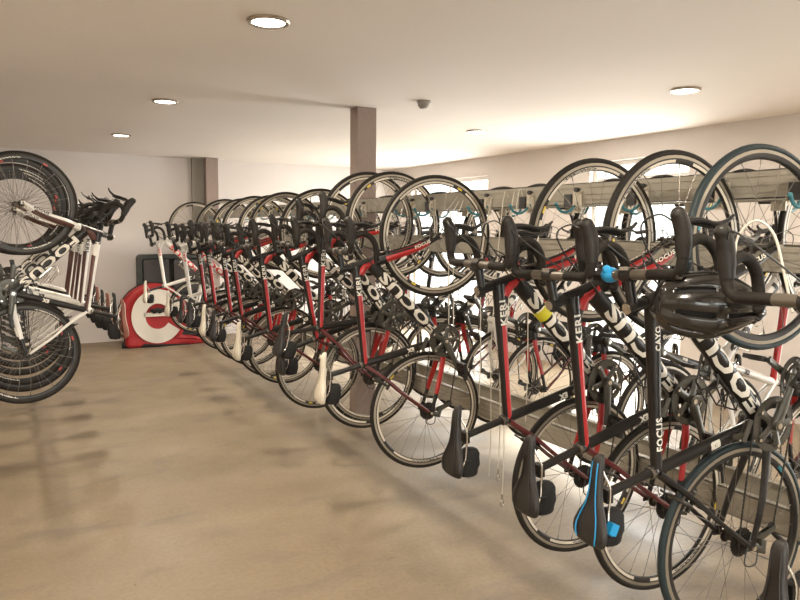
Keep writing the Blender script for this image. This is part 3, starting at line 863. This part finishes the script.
# ------------------------------------------------------------------ the bikes
ZB = 1.508-.98-.335
GR = 'road bikes hanging by the front wheel in the right row'
rows = [
 # Y, dx, dz, yaw, pitch, steer, crank, scheme, detail, bag, extra, label
 (.838, .03, 0, -1, 0, 2, 0, 'allblack', 2, True, ('loop',), 'black road bike nearest the camera, cut by the right edge of the picture'),
 (1.360, .010, -.005, -5, 3.2, 4, -37, 'black', 2, True, ('blue',), 'all black road bike with dark teal tyres and a blue striped saddle'),
 (1.675, .045, 0, -4, .4, 2, 108, 'redblack', 2, True, (), 'black and red road bike directly left of the all black bike with teal tyres'),
 (2.055, -.015, 0, -4, 2.3, 0, 128, 'redblack', 2, True, ('yellow',), 'black and red road bike with a yellow tape tag on its down tube'),
 (3.22, -.050, .005, -8, 2.8, 0, 100, 'redblack_white_saddle', 2, True, (), 'black and red road bike with a cream saddle, just past the gap of empty hooks'),
 (3.83, -.15, .09, -2, 10.5, 3, 20, 'redblack', 2, True, (), 'road bike hung highest in the right row, its hoods standing above its neighbours'),
 (3.98, .03, .07, -3, -2, -3, -20, 'redblack', 1, True, (), 'black and red road bike crowded against the highest hung bike'),
 (4.72, -.06, 0, -2, 2, 4, 10, 'redblack_white_saddle', 1, True, (), 'road bike with a cream saddle directly in front of the mid row column'),
 (5.58, 0, .01, -2, 1, -4, 0, 'redblack', 1, True, (), 'dark saddled road bike just past the mid row column'),
 (5.95, 0, 0, -2, 2, 2, 30, 'redblack_white_saddle', 1, True, (), 'cream saddled road bike, second in the row past the mid row column'),
 (6.47, 0, .01, -2, 2, -3, -15, 'redblack', 1, True, (), 'third road bike in the right row past the mid row column, dark saddle'),
 (6.82, 0, 0, -2, 2, 3, 0, 'redblack', 1, True, (), 'black and red road bike standing next to the nearer of two white bikes'),
 (7.42, 0, .01, -1, 1, -3, 15, 'white', 1, True, (), 'white road bike second from the far end of the right row'),
 (8.78, 0, .02, 1, 1, 4, 0, 'white', 1, True, (), 'white road bike at the far end of the right row, before the red bag'),
]
for (Y, dx, dz, yw, pt, st, ck, sc, det, bg, ex, lb) in rows:
    make_bike(V(2.058+dx, Y, ZB+dz), lb, GR, sc, False, R(yw), R(pt), R(random.uniform(-.6, .6)), R(st), R(ck), det, bg, ex)
GB = 'bikes hanging on the far side of the rack, facing the right wall'
bs = ['redblack', 'white_dark_saddle', 'allblack', 'redblack', 'redblack', 'white_dark_saddle', 'redblack', 'redblack', 'allblack', 'redblack', 'white_dark_saddle', 'redblack']
bl = ['bike on the far side of the rack, nearest the right edge of the picture', 'white and red bike on the far side of the rack, second from the right edge',
      'black bike on the far side of the rack, third from the right edge', 'black and red bike on the far side, seen behind the tagged bike',
      'black and red bike on the far side, seen through the gap of empty hooks', 'white and red bike on the far side, seen left of the gap of empty hooks',
      'black and red bike on the far side, seventh from the right edge', 'black and red bike on the far side, just before the mid row column',
      'black bike on the far side, just past the mid row column', 'black and red bike on the far side, third from its far end',
      'white and red bike on the far side, second from its far end', 'black and red bike at the far end of the far side row']
for Y, sc, lb in zip(back_Y, bs, bl):
    make_bike(V(2.64+.337, Y, ZB), lb, GB, sc, True, R(random.uniform(-3, 3)), R(random.uniform(-1, 1)), 0, R(random.uniform(-6, 6)), R(random.uniform(-40, 40)), 1, True)
GL = 'bikes hanging in the row at the left edge'
ll = ['black and white bike at the front of the left row, red marked rims', 'bike right behind the front one in the left row', 'third bike from the front of the left row',
      'fourth bike from the front of the left row', 'fifth bike from the front of the left row', 'rearmost bike of the left row, nearest the back wall']
for i, (Y, lb) in enumerate(zip(left_Y, ll)):
    make_bike(V(.080+(0 if i == 0 else random.uniform(-.01, .01)), Y, 1.692-.98-.335+(0 if i == 0 else random.uniform(-.03, .01))), lb, GL, ['blackwhite', 'whiteblack'][i % 2], True, R([6, 4, 3, 3, 2, 2][i]), R(-1 if i == 0 else random.uniform(-1, 1)), 0,
              R([-4, 3, -2, 4, 0, 2][i]), R(-60+i*25), 2 if i == 0 else 1, True, bar=R([-22, -16, -20, -12, -18, -15][i]))

# ------------------------------------------------------------------ helmet hung on the bars of the all black bike
def make_helmet(loc, rot):
    r = empty('bike_helmet', loc, 'glossy black vented bike helmet hanging from the handlebar at the right', 'helmet')
    r.rotation_euler = rot
    def shape(u, v, off=0.):
        # u: 0 front .. 1 tail ; v: -1..1 across
        L = .142
        x = L*math.cos(PI*u)*(1 if u < .5 else 1.24)
        w = .103*math.sin(PI*min(max(u*.93+.03, 0), 1))**.62*(1 if u < .5 else 1-.86*((u-.5)/.5)**1.4)
        a = v*PI/2*1.10
        hgt = .112*math.sin(PI*min(max(u*.86+.07, 0), 1))**.6*(1 if u < .55 else 1-.62*(u-.55)/.45)
        return V(x*(1 if u < .8 else 1+.25*(u-.8)), (w+off)*math.sin(a), (hgt+off)*math.cos(a)-.01+(.010 if u > .8 else 0))
    # liner
    b = MB(); NU, NV = 24, 36
    def grid(off, mat, f=None):
        base = len(b.v)
        for i in range(NU+1):
            for j in range(NV+1): b.v.append(shape(i/NU, j/NV*2-1, off if f is None else f(i/NU, j/NV*2-1)))
        for i in range(NU):
            for j in range(NV):
                k = base+i*(NV+1)+j; b.f.append((k, k+1, k+NV+2, k+NV+1)); b.m.append(mat)
    grid(-.016, 0); grid(-.034, 0)
    link('liner', b.mesh('liner', ['foam']), r)
    b = MB(); NU, NV = 40, 90
    rid = []
    for i in range(NU+1):
        row = []
        for j in range(NV+1):
            u, v = i/NU, j/NV*2-1
            c = math.cos(v*PI*4.5)                       # ridges along the length
            gap = c < -.62 and .20 < u < .84 and abs(v) < .88 and not (.50 < u < .56)
            row.append((u, v, gap)); b.v.append(shape(u, v, -.010 if gap else .004*c))
        rid.append(row)
    for i in range(NU):
        for j in range(NV):
            k = i*(NV+1)+j
            g = rid[i][j][2] and rid[i+1][j][2] and rid[i][j+1][2] and rid[i+1][j+1][2]
            if g: continue
            b.f.append((k, k+1, k+NV+2, k+NV+1)); b.m.append(0)
    link('shell', b.mesh('shell', ['helmet'], ang=60), r)
    b = MB(); pr = []
    for i in range(40):
        a = 2*PI*i/40; p = shape(.02+.96*abs(((i/20) % 2)-1) if 0 else (1-math.cos(a))/2, 1 if math.sin(a) >= 0 else -1, .001); pr.append(p)
    b.tube(pr, .005, 6, 0, closed=True); link('rim_band', b.mesh('rim_band', ['plastic']), r)
    b = MB()
    n = 18; base = shape(.80, -.42, .007); t1 = (shape(.84, -.42, .007)-shape(.76, -.42, .007)).normalized(); t2 = (shape(.80, -.38, .007)-shape(.80, -.46, .007)).normalized()
    b.v = [base+t1*(.016*math.cos(2*PI*i/n))+t2*(.006*math.sin(2*PI*i/n)) for i in range(n)]; b.f = [tuple(range(n))]; b.m = [0]
    bm = text_bm('EDGE', .009, .0003); nrm = t1.cross(t2).normalized()
    o = link('badge', b.mesh('badge', ['letter']), r)
    for s in (-1, 1):
        q = MB(); P = smooth_path([shape(.35, s, -.015), V(.03, s*.075, -.10), V(-.01, s*.02, -.165), shape(.68, s, -.015)+V(0, 0, -.01)], 5)
        q.tube(P, [(.007, .0012)], 6, 0) if 0 else q.tube(P, .0028, 6, 0)
        link('chin_strap', q.mesh('chin_strap', ['plastic']), r)
    bm.free()
    return r
xa = Vector((-.867, .49, .06)).normalized(); za = Vector((-.50, -.62, -.60)); za = (za-xa*za.dot(xa)).normalized(); ya = za.cross(xa)
make_helmet((1.675, 1.225, 1.350), Matrix((xa, ya, za)).transposed().to_euler()).scale = (.93, .93, .93)

# ------------------------------------------------------------------ hanging lock cables in the gap
cg = 'steel cords dangling in the gap of the right row'
for i, (x, Y, z0, lb, ring) in enumerate([
    (2.30, 2.86, .07, 'longest cord dangling in the gap of the right row, ring at its end', True), (2.30, 2.90, .20, 'cord with a snap hook dangling beside the longest cord', True),
    (2.30, 2.98, .17, 'plain ended cord left of the two with hooks', False), (2.33, 3.13, .55, 'cord dangling beside the saddle of the tagged bike', False),
    (2.33, 3.46, .75, 'left one of a pair of pale cords behind the front wheel past the gap', False), (2.33, 3.41, .72, 'right one of a pair of pale cords behind the front wheel past the gap', False),
    (2.33, 2.72, .55, 'cord dangling just behind the red top tube of the tagged bike', False)]):
    r = empty('hanging_cord', (x, Y, z0), lb, 'cord', cg)
    q = MB(); q.tube(smooth_path([(0, 0, 0), (.004, 0, .3), (-.003, .002, .8), (.05, 0, 1.70-z0), (2.395-x+.002, 0, 1.722-z0)], 4), .0026, 6, 0)
    link('cord', q.mesh('cord', ['cable_white']), r)
    if ring:
        q = MB(); q.tube([(.011*math.cos(a), 0, .004+.020*math.sin(a)-.012) for a in [2*PI*k/14 for k in range(14)]], .0028, 6, 0, closed=True)
        q.cyl((0, 0, .010), (0, 0, .040), .006, 8, 0); q.off((0, 0, .0)); link('snap_ring', q.mesh('snap_ring', ['steel']), r)

# ------------------------------------------------------------------ crate and the red bag at the back wall
def rrect(x0, x1, z0, z1, r, n=6):
    out = []
    for cx, cz, a0 in ((x1-r, z0+r, -90), (x1-r, z1-r, 0), (x0+r, z1-r, 90), (x0+r, z0+r, 180)):
        for k in range(n+1):
            a = R(a0+90*k/n); out.append((cx+r*math.cos(a), cz+r*math.sin(a)))
    return out
r = empty('storage_crate', (1.93, 9.62, 0), 'tall dark green plastic case standing against the back wall behind the red bag', 'crate')
q = MB(); po = rrect(-.43, .43, 0, 1.18, .06); ho = rrect(-.38, .38, .05, 1.13, .04); q.prism(po, -.09, .09, 0, hole=ho)
q.box((0, .03, .59), (.80, .04, 1.12), 0); link('body', q.mesh('body', ['crate'], ang=30), r)
for k, (z0, z1) in enumerate(((.07, .62), (.68, 1.11))):
    for (x0, x1) in ((-.36, -.03), (.03, .36)):
        q = MB(); q.prism(rrect(x0, x1, z0, z1, .03), -.075, -.01, 0)
        for i in range(6):
            zz = z0+.05+i*(z1-z0-.1)/5; q.box(((x0+x1)/2, -.078, zz), (x1-x0-.05, .012, .014), 0)
        link('panel', q.mesh('panel', ['crate_in'], ang=30), r)
r = empty('wheel_bag', (1.73, 9.28, 0), 'big padded red bag with a large white letter e against the back wall', 'bag')
def bag_outline():
    P = []
    for d in range(215, -50, -12):           # big round part
        P.append((-.10+.43*math.cos(R(d)), .40+.425*math.sin(R(d))))
    P += [(.45, .05), (.56, .02), (.55, .0), (-.42, .0), (-.47, .03), (-.455, .10)]
    return P
po = bag_outline(); cxb, czb = .0, .36
q = MB(); n = len(po); lay = [(-.10, .80), (-.115, .90), (-.105, .97), (-.06, 1.0), (.0, 1.0), (.06, .98), (.10, .85)]
for (yy, k) in lay:
    for (x, z) in po: q.v.append(V(cxb+(x-cxb)*k, yy, max(.004, czb+(z-czb)*k)))
for i in range(len(lay)-1):
    for j in range(n):
        j2 = (j+1) % n; q.f.append((i*n+j, i*n+j2, (i+1)*n+j2, (i+1)*n+j)); q.m.append(0)
q.f.append(tuple(range(n))); q.m.append(0); q.f.append(tuple((len(lay)-1)*n+j for j in range(n))); q.m.append(0)
link('shell', q.mesh('shell', ['bagred'], ang=60), r)
q = MB()                                     # dark piping and base
q.tube([V(x, .0, max(.012, z)) for x, z in po], .013, 8, 0, closed=True)
q.tube(smooth_path([(-.50, -.04, .035), (-.40, -.06, .04), (-.22, -.09, .03), (.0, -.10, .018), (.4, -.09, .015)], 4), [.034, .040, .028, .018, .014], 10, 0)
link('base_piping', q.mesh('base_piping', ['bag']), r)
# the letter e: ring with a bar and an opening
q = MB(); ro, ri = .350, .165; ec = V(-.065, -.122, .40); ring = []
N = 60
A = [R(-38)-R(0)-t*R(322) for t in [i/N for i in range(N+1)]]     # runs clockwise from lower right round to the bar
A = [R(-33)-R(327)*i/N for i in range(N+1)]
for a in A:
    for rr_ in (ro, ri): q.v.append(ec+V(rr_*.92*math.cos(a), 0, rr_*math.sin(a)))
for i in range(N): q.f.append((2*i, 2*i+1, 2*i+3, 2*i+2)); q.m.append(0)
base = len(q.v)
for (x, z) in ((-.17, .050), (.318, .050), (.318, .0), (-.17, .0)): q.v.append(ec+V(x, -.0, z))
q.f.append((base, base+1, base+2, base+3)); q.m.append(0)
o = link('printed_letter', q.mesh('printed_letter', ['bagwhite'], smooth=False), r); o['label'] = 'large white letter e'
sm = o.modifiers.new('thick', 'SOLIDIFY'); sm.thickness = .006; sm.offset = 0
q = MB(); n = 14
q.tube([ec+V(-.10+.20*i/8, -.004-.012*math.sin(PI*i/8), .075+.012*math.sin(i*2.1)) for i in range(9)], [(.012, .010), (.014, .030), (.016, .034), (.014, .030), (.010, .012)], 8, 0)
link('badge', q.mesh('badge', ['bag']), r)

# ------------------------------------------------------------------ ceiling fittings
LX = (1.096, 4.004)
lights = [(LX[0], 3.15), (LX[0], 5.508), (LX[0], 7.781), (LX[1], 3.15), (LX[1], 5.508)]
lab = ['biggest round downlight, at the top left of the ceiling', 'middle downlight of the left ceiling row', 'small farthest downlight of the left ceiling row',
       'round downlight above the right foreground wheels', 'downlight of the right ceiling row, next to the detector']
other = [(LX[1], 7.781), (LX[0], .79), (LX[1], .79), (LX[0], -1.6), (LX[1], -1.6), (-1.6, 3.15), (-1.6, 5.508), (-1.6, .79)]
def downlight(x, y, lb, vis):
    r = empty('ceiling_downlight', (x, y, H), lb, 'ceiling light', 'round recessed downlights')
    q = MB(); q_prof = [(.068, 0), (.098, 0), (.100, -.006), (.093, -.014), (.080, -.014), (.073, -.006)]
    pts = []
    seg = 40
    for i in range(seg):
        a = 2*PI*i/seg
        for (rr_, z) in q_prof: q.v.append(V(rr_*math.cos(a), rr_*math.sin(a), z-.0005))
    n = len(q_prof)
    for i in range(seg):
        for j in range(n):
            q.f.append((i*n+j, i*n+(j+1) % n, ((i+1) % seg)*n+(j+1) % n, ((i+1) % seg)*n+j)); q.m.append(0)
    link('trim_ring', q.mesh('trim_ring', ['ringmetal']), r)
    q = MB(); q.prism([(.078*math.cos(2*PI*i/seg), .078*math.sin(2*PI*i/seg)) for i in range(seg)], -.010, -.003, 0, plane='xy')
    link('diffuser', q.mesh('diffuser', ['lamp']), r)
    ld = bpy.data.lights.new('downlight_lamp', 'AREA'); ld.shape = 'DISK'; ld.size = .15; ld.energy = LAMP_W; ld.color = (1, .88, .71)
    lo = bpy.data.objects.new('downlight_lamp', ld); COL.objects.link(lo); lo.parent = r; lo.location = (0, 0, -.022)
LAMP_W = 19
for (x, y), lb in zip(lights, lab): downlight(x, y, lb, True)
for (x, y) in other: downlight(x, y, 'round downlight outside the picture', False)
r = empty('smoke_detector', (2.752, 4.459, H), 'small grey smoke detector on the ceiling right of the column', 'detector')
q = MB(); q.tube([(0, 0, 0), (0, 0, -.012)], .055, 24, 0); link('base_plate', q.mesh('base_plate', ['detector'], ang=30), r)
q = MB(); q.tube([(0, 0, -.012), (0, 0, -.030), (.006, 0, -.048), (.008, 0, -.056)], [.048, .046, .034, .018], 20, 0); link('sensor_head', q.mesh('sensor_head', ['detector'], ang=30), r)

# ------------------------------------------------------------------ light
W = bpy.data.worlds.new('sky'); SC.world = W; W.use_nodes = True
bg = W.node_tree.nodes['Background']
sky = W.node_tree.nodes.new('ShaderNodeTexSky'); sky.sky_type = 'HOSEK_WILKIE'; sky.turbidity = 4; sky.sun_direction = Vector((.75, .45, .60)).normalized()
mixn = W.node_tree.nodes.new('ShaderNodeMix'); mixn.data_type = 'RGBA'; mixn.inputs[0].default_value = .75
mixn.inputs[7].default_value = (1.0, .95, .93, 1)
W.node_tree.links.new(sky.outputs[0], mixn.inputs[6]); W.node_tree.links.new(mixn.outputs[2], bg.inputs[0])
bg.inputs[1].default_value = 2.6
def area(loc, rot, sx, sy, e, col):
    ld = bpy.data.lights.new('daylight', 'AREA'); ld.shape = 'RECTANGLE'; ld.size = sx; ld.size_y = sy; ld.energy = e; ld.color = col
    o = bpy.data.objects.new('daylight', ld); COL.objects.link(o); o.location = loc; o.rotation_euler = rot; return o
for (a, c, h), e in zip(DOORS, (95, 110, 60)):
    area((XR+.30, (a+c)/2, h/2), (0, R(90), 0), h, c-a, e, (1, .95, .94))
area((1.0, YF-.30, 1.15), (R(90), 0, 0), 3.8, 2.2, 120, (1, .95, .90))  # fill lamp added outside the unseen entrance behind the camera
sd = bpy.data.lights.new('sun', 'SUN'); sd.energy = 8; sd.angle = R(4); sd.color = (1, .93, .85)
so = bpy.data.objects.new('sun', sd); COL.objects.link(so); so.location = (9, 4, 8)
so.rotation_euler = Vector((.75, .45, .60)).to_track_quat('Z', 'Y').to_euler()

# ------------------------------------------------------------------ camera
cd = bpy.data.cameras.new('camera'); cam = bpy.data.objects.new('camera', cd); COL.objects.link(cam)
yaw, pitch, roll = R(29.88), R(5.92), R(.55)
f = Vector((math.sin(yaw)*math.cos(pitch), math.cos(yaw)*math.cos(pitch), -math.sin(pitch)))
rt = Vector((math.cos(yaw), -math.sin(yaw), 0)); up = rt.cross(f)
r2 = rt*math.cos(roll)+up*math.sin(roll); u2 = -rt*math.sin(roll)+up*math.cos(roll)
mm = Matrix((r2, u2, -f)).transposed().to_4x4(); mm.translation = (0, 0, 1.55)
cam.matrix_world = mm
cd.sensor_width = 36; cd.lens = 685.9*36/800; cd.clip_start = .05; cd.clip_end = 200
SC.camera = cam
SC.view_settings.view_transform = 'Standard'; SC.view_settings.look = 'None'; SC.view_settings.gamma = 1; SC.view_settings.use_curve_mapping = False
SC.view_settings.exposure = .54
